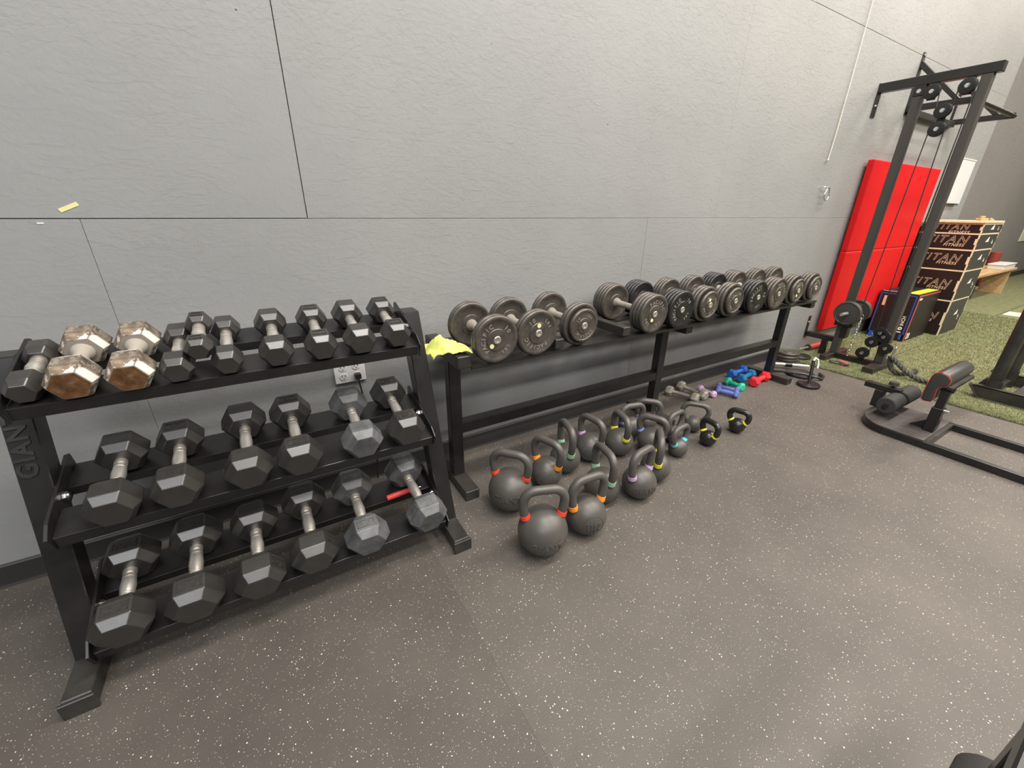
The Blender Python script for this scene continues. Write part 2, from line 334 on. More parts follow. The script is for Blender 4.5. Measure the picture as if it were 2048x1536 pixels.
for t in 'TML':
    P = lambda u, n: tier_pt(t, u, n)
    def chan(u0, u1, df, db, nm):
        th = .004
        poly = [P(u0, -df), P(u0, 0), P(u1, 0), P(u1, -db), P(u1 - th, -db), P(u1 - th, -th), P(u0 + th, -th), P(u0 + th, -df)]
        m = MB()
        v = [(-.58, a, b) for a, b in poly] + [(.438, a, b) for a, b in poly]; n = 8
        f = [(i, (i + 1) % n, n + (i + 1) % n, n + i) for i in range(n)]
        for o in (0, n): f += [(o, o + 1, o + 6, o + 7), (o + 1, o + 2, o + 5, o + 6), (o + 2, o + 3, o + 4, o + 5)]
        m.add(v, f).build(nm, STEEL, rack, world=True, bevel=.0018, seg=2)
    chan(-.006, .098, .036, .022, 'front_rail'); chan(.175, .278, .03, .03, 'back_rail')
    for x0, x1, xb in ((-.5895, -.5815, -.5815), (.4395, .4445, .4395)):
        ep = MB().prism([P(-.012, -.04), P(-.02, .012), P(.02, .03), P(.27, .045), P(.287, .035), P(.287, -.035)], x0, x1).build('end_plate', STEEL, rack, world=True, bevel=.0012)
        by, bz = P(.14, .004); s = 1 if xb < 0 else -1
        MB().cyl((xb, by, bz), (xb + s * .009, by, bz), .0135, .0125, 6).cyl((xb + s * .009, by, bz), (xb + s * .014, by, bz), .008, .007, 10).build('bolt', SHINY, ep, world=True, bevel=.001)

# ------------------------------------------------------------------ hex dumbbells
def hex_head(L, R, mats, cham=.71):
    m = MB(); rings = [(-L / 2, cham * R), (-.25 * L, R), (.25 * L, R), (L / 2, cham * R)]
    v = []; 
    for y, r in rings: v += [(r * math.cos(PI / 3 * k), y, r * math.sin(PI / 3 * k)) for k in range(6)]
    m.add(v, [tuple(range(6))] + [tuple(18 + k for k in range(6))], 2)
    for i in range(3):
        m.add(v, [], 0); 
    b = 0
    for i in range(3):
        fs = [(i * 6 + k, i * 6 + (k + 1) % 6, (i + 1) * 6 + (k + 1) % 6, (i + 1) * 6 + k) for k in range(6)]
        m.f += fs; m.m += [1 if i != 1 else 0] * 6
    m.v = m.v[:24]
    return m.mesh('head', mats, bevel=.0018, seg=2)
def hex_dumbbell(x, t, u0, u1, wc, label, kind='black', text=None, tfacet=0, lift=0, hl=None, group=None, tdx=0, hr=.0155, yaw=0):
    R = wc / 2; ap = R * .866; L = hl or (.055 + .30 * wc); 
    base = tier_pt(t, (u0 + u1) / 2, lift + .0006)
    o = thing('hex_dumbbell', label, 'dumbbell', (x, base[0], base[1]), (TILT, 0, yaw), group)
    h = (u1 - u0) / 2
    mats = {'black': [RUBBER] * 3, 'chalk': [CHALKY] * 3, 'rust': [RSIDE, RCH, REND]}[kind]
    me = hex_head(L, R, mats, .78 if kind == 'rust' else .71)
    me_b = me
    if kind == 'rust': me_b = hex_head(L, R, [RSIDE, RCH, RGREY], .78)
    share('head', me, o, (0, -h, ap)); share('head', me_b, o, (0, h, ap))
    # handle: turned bar, ringed collars at both ends
    g = 2 * h - L; T = Matrix.Translation((0, -g / 2, ap)) @ Matrix.Rotation(-PI / 2, 4, 'X')
    if kind == 'rust':
        MB().lathe([(.026, -.004), (.024, .012), (.0165, .024), (.0165, g - .024), (.024, g - .012), (.026, g + .004)], 20, T).build('handle', RGREY, o, smooth=40)
    else:
        r = hr; e = min(.020, g * .2)
        prof = [(r * 1.02, -.006), (r * 1.02, e * .55), (r * .72, e * .6), (r * .72, e * .85), (r * .98, e * .9), (r * 1.0, e * 1.3), (r * .86, e * 1.35), (r * .86, e * 1.5), (r, e * 1.55), (r * 1.14, g / 2)]
        prof += [(a, g - b) for a, b in reversed(prof[:-1])]
        MB().lathe(prof, 24, T).build('handle', CHROME, o, smooth=35)
    if text is not None:
        a = PI / 2 - PI / 3 * tfacet; nrm = Vector((math.cos(a), 0, math.sin(a))); xa = Vector((math.sin(a), 0, -math.cos(a)))
        w, hh = R * .80, L * .28
        def pl(oy):
            c = Vector((0, oy, ap)) + nrm * (ap + .0006); T = frame(c, xa, (0, 1, 0)); fr = MB(); k = .0022
            fr.box(-w / 2, w / 2, -hh / 2, -hh / 2 + k, -.001, .0012, T).box(-w / 2, w / 2, hh / 2 - k, hh / 2, -.001, .0012, T).box(-w / 2, -w / 2 + k, -hh / 2, hh / 2, -.001, .0012, T).box(w / 2 - k, w / 2, -hh / 2, hh / 2, -.001, .0012, T)
            fo_ = fr.build('number_frame', mats[0], o)
            if text: text_on(text, T, hh * .95, mats[0], fo_, .0012, offset=.0004)
        pl(-h); pl(h)
    return o
GT, GM, GL = 'dumbbells on the top shelf', 'dumbbells on the middle shelf', 'dumbbells on the bottom shelf'
hex_dumbbell(-.541, 'T', .036, .192, .076, 'black hex dumbbell with wide chrome grip at the lettered end of top shelf', hr=.0165, group=GT)
hex_dumbbell(-.450, 'T', .025, .194, .108, 'rusty hex dumbbell with flat orange-brown end beside the chrome-gripped one', 'rust', '50', 1, group=GT)
hex_dumbbell(-.338, 'T', .021, .192, .106, 'rusty hex dumbbell with pitted face next to the plain black ones on top shelf', 'rust', group=GT)
hex_dumbbell(-.242, 'T', .024, .195, .084, 'black hex dumbbell wedged between pitted rusty one and the perched small one', group=GT)
hex_dumbbell(-.1835, 'T', .035, .180, .070, 'smallest black hex dumbbell perched on two others on top shelf', text='', lift=.052, group=GT, hl=.064)
hex_dumbbell(-.125, 'T', .026, .219, .082, 'black hex dumbbell on top shelf, fifth from the upright nearest the yellow cloth', group=GT)
hex_dumbbell(.002, 'T', .027, .215, .096, 'black hex dumbbell on top shelf, fourth from the upright nearest the yellow cloth', text='', tfacet=1, group=GT)
hex_dumbbell(.128, 'T', .026, .212, .098, 'black hex dumbbell on top shelf, third from the upright nearest the yellow cloth', text='', group=GT)
hex_dumbbell(.247, 'T', .025, .212, .104, 'black hex dumbbell on top shelf, second from the upright nearest the yellow cloth', group=GT)
hex_dumbbell(.370, 'T', .034, .218, .100, 'black hex dumbbell on top shelf against the upright nearest the yellow cloth', text='', group=GT)
hex_dumbbell(-.447, 'M', .017, .218, .126, 'black hex dumbbell on middle shelf next to the bare end by the lettered upright', group=GM)
hex_dumbbell(-.310, 'M', .019, .224, .125, 'black hex dumbbell on middle shelf, second from the lettered upright', text='30', group=GM)
hex_dumbbell(-.138, 'M', .017, .246, .130, 'black hex dumbbell on middle shelf, third from the lettered upright', text='', tfacet=-1, group=GM)
hex_dumbbell(.002, 'M', .015, .242, .132, 'black hex dumbbell with framed number on middle shelf, left of the wide gap', text='50', group=GM)
hex_dumbbell(.193, 'M', .017, .222, .132, 'dusty black hex dumbbell on middle shelf below the wall outlet', 'chalk', text='', tfacet=1, group=GM)
hex_dumbbell(.345, 'M', .021, .238, .132, 'black hex dumbbell with framed number against the end plate of middle shelf', text='50', group=GM)
hex_dumbbell(-.501, 'L', .022, .229, .142, 'black hex dumbbell on bottom shelf beside the lettered upright', text='CAP', hr=.017, group=GL)
hex_dumbbell(-.339, 'L', .014, .236, .146, 'black hex dumbbell on bottom shelf, second from the lettered upright', text='CAP', hr=.017, group=GL)
hex_dumbbell(-.176, 'L', .008, .225, .144, 'black hex dumbbell on bottom shelf, third from the lettered upright', text='CAP', tfacet=1, hr=.017, group=GL)
hex_dumbbell(-.019, 'L', .022, .250, .146, 'black hex dumbbell on bottom shelf, fourth from the lettered upright', text='CAP', tfacet=1, hr=.017, group=GL)
hex_dumbbell(.149, 'L', .015, .242, .146, 'grey dusty hex dumbbell with framed number on bottom shelf', 'chalk', text='50', hr=.017, group=GL)
hex_dumbbell(.359, 'L', .017, .252, .146, 'grey dusty hex dumbbell on bottom shelf beside the rack foot and red-gripped tool', 'chalk', text='', tfacet=-1, hr=.017, group=GL, yaw=R_(3))

# ------------------------------------------------------------------ long saddle rack
r2k = thing('saddle_rack', 'long low black steel rack with three posts carrying round dumbbells', 'rack', (2.0, -.24, 0))
for xc, top in ((.645, .655), (2.0, .60), (3.36, .60)):
    MB().box(xc - .028, xc + .028, -.265, -.215, .05, top).build('post', STEEL, r2k, world=True, bevel=.003)
    MB().box(xc - .034, xc + .034, -.41, -.06, 0, .05).build('foot', STEEL2, r2k, world=True, bevel=.003)
MB().box(.590, .648, -.43, -.07, .655, .706).build('top_bar', STEEL2, r2k, world=True, bevel=.003)
for xc in (2.0, 3.36): MB().box(xc - .028, xc + .028, -.415, -.07, .60, .649).build('top_bar', STEEL, r2k, world=True, bevel=.003)
for nm, pts in (('front_rail', [(-.427, .643), (-.427, .6554), (-.421, .6554), (-.421, .655), (-.345, .655), (-.345, .650), (-.421, .650), (-.421, .643)]), ('back_rail', [(-.185, .655), (-.185, .6635), (-.075, .6675), (-.044, .6685), (-.040, .665), (-.075, .660), (-.1, .655), (-.15, .652)])):
    n = len(pts); v = [(.649, a, b) for a, b in pts] + [(3.37, a, b) for a, b in pts]
    f = [(i, (i + 1) % n, n + (i + 1) % n, n + i) for i in range(n)]
    MB().add(v, f).build(nm, STEEL, r2k, world=True)
for a, b in ((.673, 1.972), (2.028, 3.332)):
    MB().prism([(-.262, .27), (-.262, .318), (-.215, .324), (-.215, .319), (-.257, .313), (-.257, .27)], a, b).build('lower_rail', STEEL, r2k, world=True)
for xc in (1.079, 1.487): MB().box(xc - .0225, xc + .0225, -.432, -.09, .6665, .708).build('divider_tube', STEEL2, r2k, world=True, bevel=.002)

def plate_prof(R, th, hub=.44):
    return [(.012, 0), (R * hub, 0), (R * (hub + .02), th * .12), (R * .80, th * .12), (R * .83, 0), (R * .93, 0), (R * .985, th * .2), (R, th * .5), (R * .985, th * .8), (R * .93, th), (R * .83, th), (R * .80, th * .88), (R * (hub + .02), th * .88), (R * hub, th), (.012, th)]
_pc = {}
def plate_mesh(R, th, mat):
    k = (R, th, mat.name)
    if k not in _pc: _pc[k] = MB().lathe(plate_prof(R, th), 40).mesh('plate', mat, smooth=40)
    return _pc[k]
_tx = {}
def ring_text(s, R, size, a0, step):
    m = MB()
    for i, c in enumerate(s):
        if c not in _tx: _tx[c] = text_geo(c, 1, .04, .015)
        a = a0 - step * i; vs, fs = _tx[c]
        vs = [Vector((v.x * size, v.y * size, v.z * size)) for v in vs]
        T = frame((R * math.cos(a), R * math.sin(a), 0), (math.sin(a), -math.cos(a), 0), (math.cos(a), math.sin(a), 0)); m.add(vs, fs, 0, T)
    return m
def round_dumbbell(x, sizes, rot, label, mat=IRON, sticker=None, tilt=2.0):
    R0 = .099; zf = .655 + R0; yf = -.44; gap = .19; ths = [.0205] * len(sizes); tot = sum(ths)
    o = thing('round_dumbbell', label, 'dumbbell', (x, -.255, .6622), (R_(tilt), 0, 0), 'round plate dumbbells on the long rack')
    yi = yf + .255 + tot          # inner face of the front plate stack
    for side in (0, 1):
        y = yi if side == 0 else yi + gap
        for R in sizes:
            # plates stack outward from the grip
            if side == 0: share('plate', plate_mesh(R, .0205, mat), o, (0, y, R0), (PI / 2, 0, 0)); y -= .0208
            else: share('plate', plate_mesh(R, .0205, mat), o, (0, y + .0205, R0), (PI / 2, 0, 0)); y += .0208
        ye = y + (.0002 if side == 0 else -.0002); s = -1 if side == 0 else 1
        T = frame((0, ye - s * .001, R0), (1, 0, 0), (0, 0, 1) if s < 0 else (0, 0, -1))
        e = share('end_bolt', _bolt, o); e.matrix_local = T
        if side == 0:
            Rl = sizes[-1]; m = ring_text('PACIFIC', Rl * .62, Rl * .26, rot, .31); m2 = ring_text('10', Rl * .62, Rl * .26, rot - PI * .98, .30); m3 = ring_text('LBS', Rl * .62, Rl * .20, rot - PI * 1.42, .26)
            for q in (m, m2, m3):
                l = q.build('lettering', IRONTXT, o); l.matrix_local = frame((0, ye + .0024, R0), (1, 0, 0), (0, 0, 1))
            if sticker is not None:
                st = MB().lathe([(.0095, -.0004), (.0095, .0012)], 16).build('sticker', TAPE, o); st.matrix_local = frame((.033 * math.cos(sticker), ye, R0 + .033 * math.sin(sticker)), (1, 0, 0), (0, 0, 1))
    T = Matrix.Translation((0, yi, R0)) @ Matrix.Rotation(-PI / 2, 4, 'X')
    MB().lathe([(.026, 0), (.024, .012), (.017, .022), (.0165, gap / 2), (.017, gap - .022), (.024, gap - .012), (.026, gap)], 20, T).build('grip', GREYCAST, o, smooth=40)
_bolt = MB().lathe([(.0165, -.001), (.0165, .003), (.0145, .0045), (.0085, .0045), (.0075, .001)], 20).mesh('end_bolt', simple('worn_bright_bolt', (.62, .59, .54), .32, .8), smooth=30)
b99, b8 = .099, .078
RD = [(.757, [b99, b99], 3.9, IRON, 3.9), (.955, [b99, b99], -.9, IRON, 1.55), (1.203, [b99, b99, b8], -.6, IRON, None), (1.658, [b99] * 4, 2.2, IRON, 4.2), (1.866, [b99] * 4, 4.0, IRON2, None), (2.100, [b99] * 3 + [b8], .6, IRON, 2.0),
      (2.335, [b99] * 3 + [b8], 4.2, IRON, None), (2.565, [b99] * 4, 3.4, IRON2, None), (2.792, [b99] * 4, 2.0, IRON, None), (3.03, [b99] * 3 + [b8], 2.4, IRON, 4.4), (3.255, [b99] * 3 + [b8], 1.8, IRON, None)]
ordn = ['first', 'second', 'third', 'fourth', 'fifth', 'sixth', 'seventh', 'eighth', 'ninth', 'tenth', 'last']
xtra = ['two-plate', 'two-plate', 'stepped three-plate', 'four-plate', 'glossy four-plate', 'stepped four-plate', 'stepped four-plate', 'glossy dark four-plate', 'four-plate', 'stepped four-plate', 'stepped four-plate']
for i, (x, sz, rot, mt, stk) in enumerate(RD):
    round_dumbbell(x, sz, rot, 'round %s iron dumbbell, %s on the long rack counting from the yellow cloth' % (xtra[i], ordn[i]), mt, stk)

# yellow cloth crumpled over the rack end
m = MB(); nu, nv = 30, 24
for j in range(nv + 1):
    for i in range(nu + 1):
        a, b = i / nu, j / nv; x = .515 + .135 * a + .006 * math.sin(b * 9); y = -.43 + .20 * b + .06 * (1 - b) * (1 - a) + .008 * math.sin(a * 11)
        p = Vector((a * 3, b * 4, 0)); edge = min(a, 1 - a, b, 1 - b)
        hump = .040 * math.exp(-((a - .42) / .26) ** 2 - ((b - .55) / .28) ** 2) + .02 * math.exp(-((a - .85) / .16) ** 2 - ((b - .25) / .2) ** 2)
        z = .712 + hump * 1.15 + .016 * abs(noise.noise(p * 1.3)) + .010 * noise.noise(p * 3.1) * min(1, edge * 8)
        z -= .022 * max(0, (.40 - a) / .40) ** 1.5
        z = max(z, .7085 if a > .5 else .692); m.v.append((x, y, z))
for j in range(nv):
    for i in range(nu):
        k = j * (nu + 1) + i; m.f.append((k, k + 1, k + nu + 2, k + nu + 1)); m.m.append(0)
cl = m.build('cleaning_cloth', YELLOW, smooth=60); tag(cl, 'crumpled yellow microfibre cloth draped over the long rack end', 'cloth')
sol = cl.modifiers.new('solid', 'SOLIDIFY'); sol.thickness = .0025; sol.offset = 1

# ------------------------------------------------------------------ kettlebells
def kettlebell(x, y, R, hw, top, yaw, band, label, tr=.0175, mat=KETTLE, text=None, taz=None, tel=-28, ring=False, lugs=1.0):
    o = thing('kettlebell', label, 'kettlebell', (x, y, 0), (0, 0, R_(yaw)), 'kettlebells on the floor beside the long rack')
    prof = []; zc = R * .95
    for i in range(29):
        a = -PI / 2 + PI * i / 28; r = R * math.cos(a); z = zc + R * math.sin(a) * 1.0
        if z < 0: continue
        prof.append((max(r, .0005), z))
    prof = [(prof[0][0] * .92, 0)] + prof
    body = MB().lathe(prof, 40).build('body', mat, o, smooth=50)
    zb = zc + R * .62; xb = min(hw * .86, R * .80)
    zb = zc + math.sqrt(max(R * R - xb * xb, (R * .45) ** 2)) - .006
    half = []; rc = hw * .62; zt = top - tr
    half.append((xb * .80, zb - .012)); half.append((xb, zb + .004))
    zs = zt - rc
    for i in range(1, 5): f = i / 5; half.append((xb + (hw - xb) * math.sin(f * PI / 2), zb + (zs - zb) * f))
    for i in range(0, 9): a = PI / 2 * i / 8; half.append((hw - rc + rc * math.cos(a), zs + rc * math.sin(a)))
    pts = [(-a, 0, b) for a, b in half] + [(a, 0, b) for a, b in reversed(half)]
    n = len(half); rr = [tr * (1.22 if i == 0 else 1.12 if i == 1 else 1.0) for i in range(n)]; rr = rr + rr[::-1]
    hnd = MB().tube(pts, rr, 16).build('handle', mat, o, smooth=60)
    if band:
        for s in (-1, 1):
            q = [Vector((s * a, 0, b)) for a, b in half[1:4]]; p0 = q[0] * .8 + q[1] * .2; p1 = q[1] * .45 + q[2] * .55
            if (p1 - p0).length > .022: p1 = p0 + (p1 - p0).normalized() * .022
            MB().tube([p0, (p0 + p1) / 2, p1], [tr * 1.17, tr * 1.13, tr * 1.09], 18).build('colour_band', band, hnd, smooth=40)
    if text:
        az = R_(taz - yaw); m = MB()
        def onball(v, h0): 
            th = az + v.x / (R * math.cos(R_(tel)) ) ; el = R_(tel) + v.y / R; r = R + .0002 + v.z + h0
            return (r * math.cos(el) * math.cos(th), r * math.cos(el) * math.sin(th), zc + r * math.sin(el))
        for k, line in enumerate(text):
            vs, fs = text_geo(line, .036 if len(text) == 1 else .024, .0026, .0008, spacing=1.25)
            m.add([onball(Vector((v.x, v.y + (.012 - .026 * k if len(text) > 1 else 0), v.z)), 0) for v in vs], fs)
        m.build('lettering', mat, body)
    if ring:
        az2 = R_(ring[0] - yaw); el2 = R_(ring[1]); dirv = Vector((math.cos(el2) * math.cos(az2), math.cos(el2) * math.sin(az2), math.sin(el2)))
        X1 = dirv.orthogonal().normalized(); Y1 = dirv.cross(X1); rg = R * .5
        c = Vector((0, 0, zc)) + dirv * (R * math.cos(math.asin(.5)))
        MB().tube([c + (X1 * math.cos(2 * PI * k / 40) + Y1 * math.sin(2 * PI * k / 40)) * rg for k in range(40)], .0013, 6, closed=True).build('emblem_ring', mat, body, smooth=60)
    return o
bc = {n: vinyl('band_' + n, c) for n, c in dict(red=(.85, .06, .025), orange=(.90, .30, .03), green=(.30, .55, .36), lavender=(.55, .36, .62), yellow=(.85, .78, .03), blue=(.20, .24, .68), pink=(.80, .45, .48), cyan=(.13, .55, .68)).items()}
kettlebell(.750, -.811, .097, .080, .297, -21, bc['red'], 'large black kettlebell with red bands at the front of the rows, lettered side outward', text=['GIANT'], taz=-114, tel=-3)
kettlebell(.965, -.815, .083, .078, .275, -4, bc['orange'], 'black kettlebell with orange bands in the outer row, embossed weight ring', text=['23KG', '50LB'], taz=-107, tel=-3, ring=(-107, 2))
kettlebell(.772, -.531, .097, .080, .290, -50, bc['red'], 'large black kettlebell with red bands beside the long rack foot', text=['GIANT'], taz=-130, tel=6)
kettlebell(1.005, -.480, .075, .076, .255, -72, bc['orange'], 'black kettlebell with orange bands in the wall-side row', ring=(-130, 0))
kettlebell(1.155, -.432, .077, .078, .275, -106, bc['green'], 'black kettlebell with pale green bands in the wall-side row')
kettlebell(1.334, -.417, .078, .076, .256, -84, bc['lavender'], 'black kettlebell with lavender bands in the wall-side row', ring=(-140, 0))
kettlebell(1.506, -.455, .076, .074, .247, -106, bc['yellow'], 'black kettlebell with yellow bands in the wall-side row')
kettlebell(1.158, -.700, .082, .077, .276, -102, bc['green'], 'black kettlebell with pale green bands in the outer row behind the orange one')
kettlebell(1.325, -.768, .078, .074, .259, 9, bc['lavender'], 'black kettlebell with lavender bands in the outer row', text=['GIANT'], taz=-112, tel=1)
kettlebell(1.497, -.715, .072, .074, .260, -135, bc['yellow'], 'black kettlebell with yellow bands seen edge-on behind the lavender outer one')
kettlebell(1.676, -.526, .072, .072, .222, -63, bc['blue'], 'black kettlebell with blue bands next to the cyan-banded one')
kettlebell(1.690, -.362, .068, .070, .222, -13, bc['blue'], 'black kettlebell with blue bands close to the rack, behind the yellow one')
kettlebell(1.848, -.345, .056, .066, .205, -48, bc['pink'], 'black kettlebell with pink bands by the middle rack post')
kettlebell(1.868, -.525, .052, .066, .200, 6, None, 'black kettlebell without bands behind the cyan-banded one', tr=.0155)
kettlebell(1.772, -.634, .051, .062, .188, 5, bc['cyan'], 'small black kettlebell with cyan bands', tr=.0155)
kettlebell(2.080, -.500, .050, .072, .190, -55, None, 'black kettlebell with wide thin bare handle near the grey dumbbells', tr=.0145)
kettlebell(2.015, -.648, .046, .053, .160, -98, bc['yellow'], 'small glossy black kettlebell with yellow bands beside the rows', tr=.0165, mat=KETTLE2)
kettlebell(2.300, -.643, .046, .053, .155, -74, bc['yellow'], 'small black kettlebell with yellow bands standing alone', tr=.0165, mat=KETTLE2)

# ------------------------------------------------------------------ light dumbbells on the floor
def floor_db(name, p0, p1, Rh, Lh, hr, mat, label, sides, hz=None):
    p0 = Vector(p0); p1 = Vector(p1); c = (p0 + p1) / 2; d = p1 - p0; yaw = math.atan2(d.y, d.x)
    ap = Rh * math.cos(PI / sides)
    o = thing(name, label, 'dumbbell', (c.x, c.y, hz or 0), (0, 0, yaw), 'light dumbbells on the floor under the long rack'); h = d.length / 2
    T0 = Matrix.Translation((0, 0, ap)) @ Matrix.Rotation(PI / 2, 4, 'Y') 
    m = MB().lathe([(Rh * .72, -Lh / 2), (Rh, -Lh * .28), (Rh, Lh * .28), (Rh * .72, Lh / 2)], sides, T0 @ Matrix.Rotation(PI / sides, 4, 'Z'))
    me = m.mesh('head', mat, smooth=25 if sides > 8 else None, bevel=.002, seg=2)
    share('head', me, o, (-h, 0, 0)); share('head', me, o, (h, 0, 0))
    MB().lathe([(hr * 1.2, -h + Lh * .3), (hr, -h * .55), (hr * 1.08, 0), (hr, h * .55), (hr * 1.2, h - Lh * .3)], 16, T0).build('handle', mat, o, smooth=40)
    return o
floor_db('hex_dumbbell', (2.385, -.075, 0), (2.44, -.245, 0), .038, .052, .0125, GREYCAST, 'bare grey cast-iron hex dumbbell beside the middle rack post', 6)
floor_db('hex_dumbbell', (2.535, -.060, 0), (2.535, -.245, 0), .038, .052, .0125, GREYCAST, 'bare grey cast-iron hex dumbbell next to the lavender one', 6)
floor_db('hex_dumbbell', (2.640, -.150, 0), (2.630, -.262, 0), .026, .032, .012, vinyl('lavender_vinyl', (.55, .38, .58)), 'little lavender vinyl dumbbell', 8)
floor_db('hex_dumbbell', (2.790, -.195, 0), (2.828, -.315, 0), .031, .028, .016, vinyl('periwinkle_vinyl', (.115, .15, .42)), 'periwinkle blue dumbbell lying next to the green one', 6)
floor_db('hex_dumbbell', (2.722, -.236, 0), (2.760, -.353, 0), .031, .028, .016, vinyl('periwinkle_vinyl2', (.12, .155, .43)), 'periwinkle blue dumbbell, outer one of the parallel pair', 6)
floor_db('hex_dumbbell', (2.935, -.175, 0), (2.915, -.292, 0), .034, .036, .015, vinyl('green_vinyl', (.02, .50, .29)), 'sea green vinyl dumbbell', 6)
floor_db('hex_dumbbell', (3.095, -.105, 0), (3.260, -.095, 0), .040, .045, .017, vinyl('royal_blue_vinyl', (.02, .12, .50)), 'royal blue vinyl dumbbell closest to the wall', 6)
floor_db('hex_dumbbell', (3.078, -.195, 0), (3.240, -.175, 0), .038, .045, .017, vinyl('sky_blue_vinyl', (.02, .22, .48)), 'sky blue vinyl dumbbell between the royal blue and red ones', 6)
floor_db('hex_dumbbell', (3.088, -.290, 0), (3.270, -.268, 0), .042, .052, .019, vinyl('red_vinyl_dumbbell', (.75, .02, .03)), 'bright red vinyl dumbbell', 6)

# ------------------------------------------------------------------ things on the wall
ol = thing('wall_outlet', 'white four-socket wall outlet behind the dumbbell rack', 'outlet', (.260, -.004, .57))
MB().box(-.0645, .0645, -.004, .003, -.05, .05).build('cover_plate', WHITEP, ol, bevel=.0025, seg=2)
dk = simple('socket_slot', (.02, .02, .02), .6)
for sx in (-.028, .028):
    for sz in (-.021, .021):
        T = Matrix.Translation((sx, -.004, sz)) @ Matrix.Rotation(PI / 2, 4, 'X')
        so = MB().lathe([(.0165, -.001), (.0165, .0012), (.0155, .0018)], 24, T).build('socket', WHITEP, ol, smooth=30)
        MB().box(sx - .008, sx - .0055, -.0066, -.0054, sz - .001, sz + .009).box(sx + .0055, sx + .008, -.0066, -.0054, sz - .001, sz + .009).cyl((sx, -.0066, sz - .008), (sx, -.0054, sz - .008), .0026, None, 10).build('slot', dk, so)
pw = thing('power_cord', 'black plug and cord in the white wall outlet', 'cord', (.288, -.0113, .549))
MB().box(-.013, .013, -.028, 0, -.012, .014).build('plug', CABLE, pw, bevel=.004, seg=2)
MB().tube([(0, -.02, -.010), (.002, -.024, -.04), (.012, -.018, -.12), (.026, -.013, -.24), (.034, -.015, -.36), (.03, -.02, -.46), (.02, -.03, -.535)], .0036, 8).build('cable', CABLE, pw, smooth=60)
tp = MB().box(-.467, -.418, -.0012, 0, 1.219, 1.230, Matrix.Translation((-.44, 0, 1.225)) @ Matrix.Rotation(-.42, 4, 'Y') @ Matrix.Translation((.44, 0, -1.225))).build('tape_strip', TAPE); tag(tp, 'torn strip of yellow tape stuck on the grey wall', 'tape')
tp2 = MB().box(-.522, -.508, -.001, 0, 1.178, 1.182).build('tape_scrap', WHITEP); tag(tp2, 'tiny white scrap on the wall just under the panel joint', 'scrap')
# carabiner on a screw eye
cb = thing('carabiner', 'silver carabiner hanging from a hook on the grey wall', 'carabiner', (3.965, -.01, 1.41))
pts = []
for k in range(24):
    a = 2 * PI * k / 24; pts.append((.034 * math.sin(a) * (1.2 if math.cos(a) < 0 else .8), -.022, -.045 - .045 * -math.cos(a) - .045 * 0))
MB().tube(pts, .0042, 8, closed=True).build('ring', SHINY, cb, smooth=60)
MB().tube([(-.06, .0095, .004), (-.06, -.02, .004), (-.01, -.028, .001), (.018, -.024, -.004)], .0045, 8).build('hook', SHINY, cb, smooth=60)
st = MB().tube([(3.878, -.012, 1.605), (3.885, -.012, 1.66), (3.895, -.011, 1.8), (3.90, -.011, 2.1), (3.898, -.010, 2.6), (3.896, -.009, 3.2)], .0032, 8).lathe([(.004, 0), (.008, .006), (.003, .016)], 8, Matrix.Translation((3.877, -.012, 1.592))).build('pull_string', CORD, smooth=60); tag(st, 'thin cream string hanging down the grey wall', 'string')
pn = thing('wall_panel', 'blank white board fixed on the wall above the stacked boxes', 'board', (6.97, 0, 1.34))
MB().box(-.225, .215, -.012, -.001, 0, .44).build('sheet', WHITEM, pn, bevel=.002)
MB().box(-.23, .22, -.016, -.001, .44, .45).build('top_edge', WHITEP, pn); MB().box(-.2, .1, -.03, -.001, -.006, 0).build('tray', STEEL, pn)
p2 = MB().box(13.15, 14.2, .385, .3995, .74, 1.10).build('wall_poster', simple('cream_poster', (.66, .63, .52), .6)); tag(p2, 'cream panel on the far recessed wall beyond the wooden bench', 'panel')

# red folded mat
rm = thing('folding_mat', 'tall red vinyl folding gym mat hung flat on the wall behind the cable tower', 'mat', (5.28, -.045, .19))
for k, (z0, z1) in enumerate(((0, .718), (.722, 1.45))):
    MB().box(-.76, .76, -.026, .026, z0, z1).build('mat_panel', REDV, rm, bevel=.010, seg=3)
MB().box(-.755, .755, -.021, .024, .712, .728).build('hinge', REDV, rm)

# ------------------------------------------------------------------ cable tower
tw = thing('cable_tower', 'tall black plate-loaded cable pulley tower bolted to the wall', 'cable machine', (4.4, -.44, .006))
GREYST = simple('tower_grey_steel', (.075, .068, .062), .45, .3)
X0 = 4.4
def tb(nm, x0, x1, y0, y1, z0, z1, m=STEEL): return MB().box(x0, x1, y0, y1, z0, z1).build(nm, m, tw, world=True, bevel=.003)
for yc, zt in ((-.262, 2.02), (-.602, 2.085)): tb('upright', X0 - .03, X0 + .03, yc - .028, yc + .028, .056, zt, GREYST)
tb('top_beam', X0 - .03, X0 + .03, -.665, -.006, 2.086, 2.146)
tb('upright_cap', X0 - .034, X0 + .034, -.294, -.230, 2.02, 2.086)
MB().cyl((X0 - .036, -.262, 2.05), (X0 - .03, -.262, 2.05), .013, None, 12).build('bolt', SHINY, tw, world=True)
tb('wall_plate', X0 - .033, X0 + .033, -.007, -.001, 1.925, 2.15)
MB().cyl((X0, -.006, 2.0), (X0, -.014, 2.0), .012, None, 6).build('bolt', SHINY, tw, world=True)
tb('base_beam', X0 - .025, X0 + .025, -.572, -.286, .008, .056); tb('base_foot', 4.20, 4.62, -.286, -.236, .008, .056, STEEL2); tb('base_foot', 4.165, 4.60, -.65, -.574, .008, .056, STEEL2)
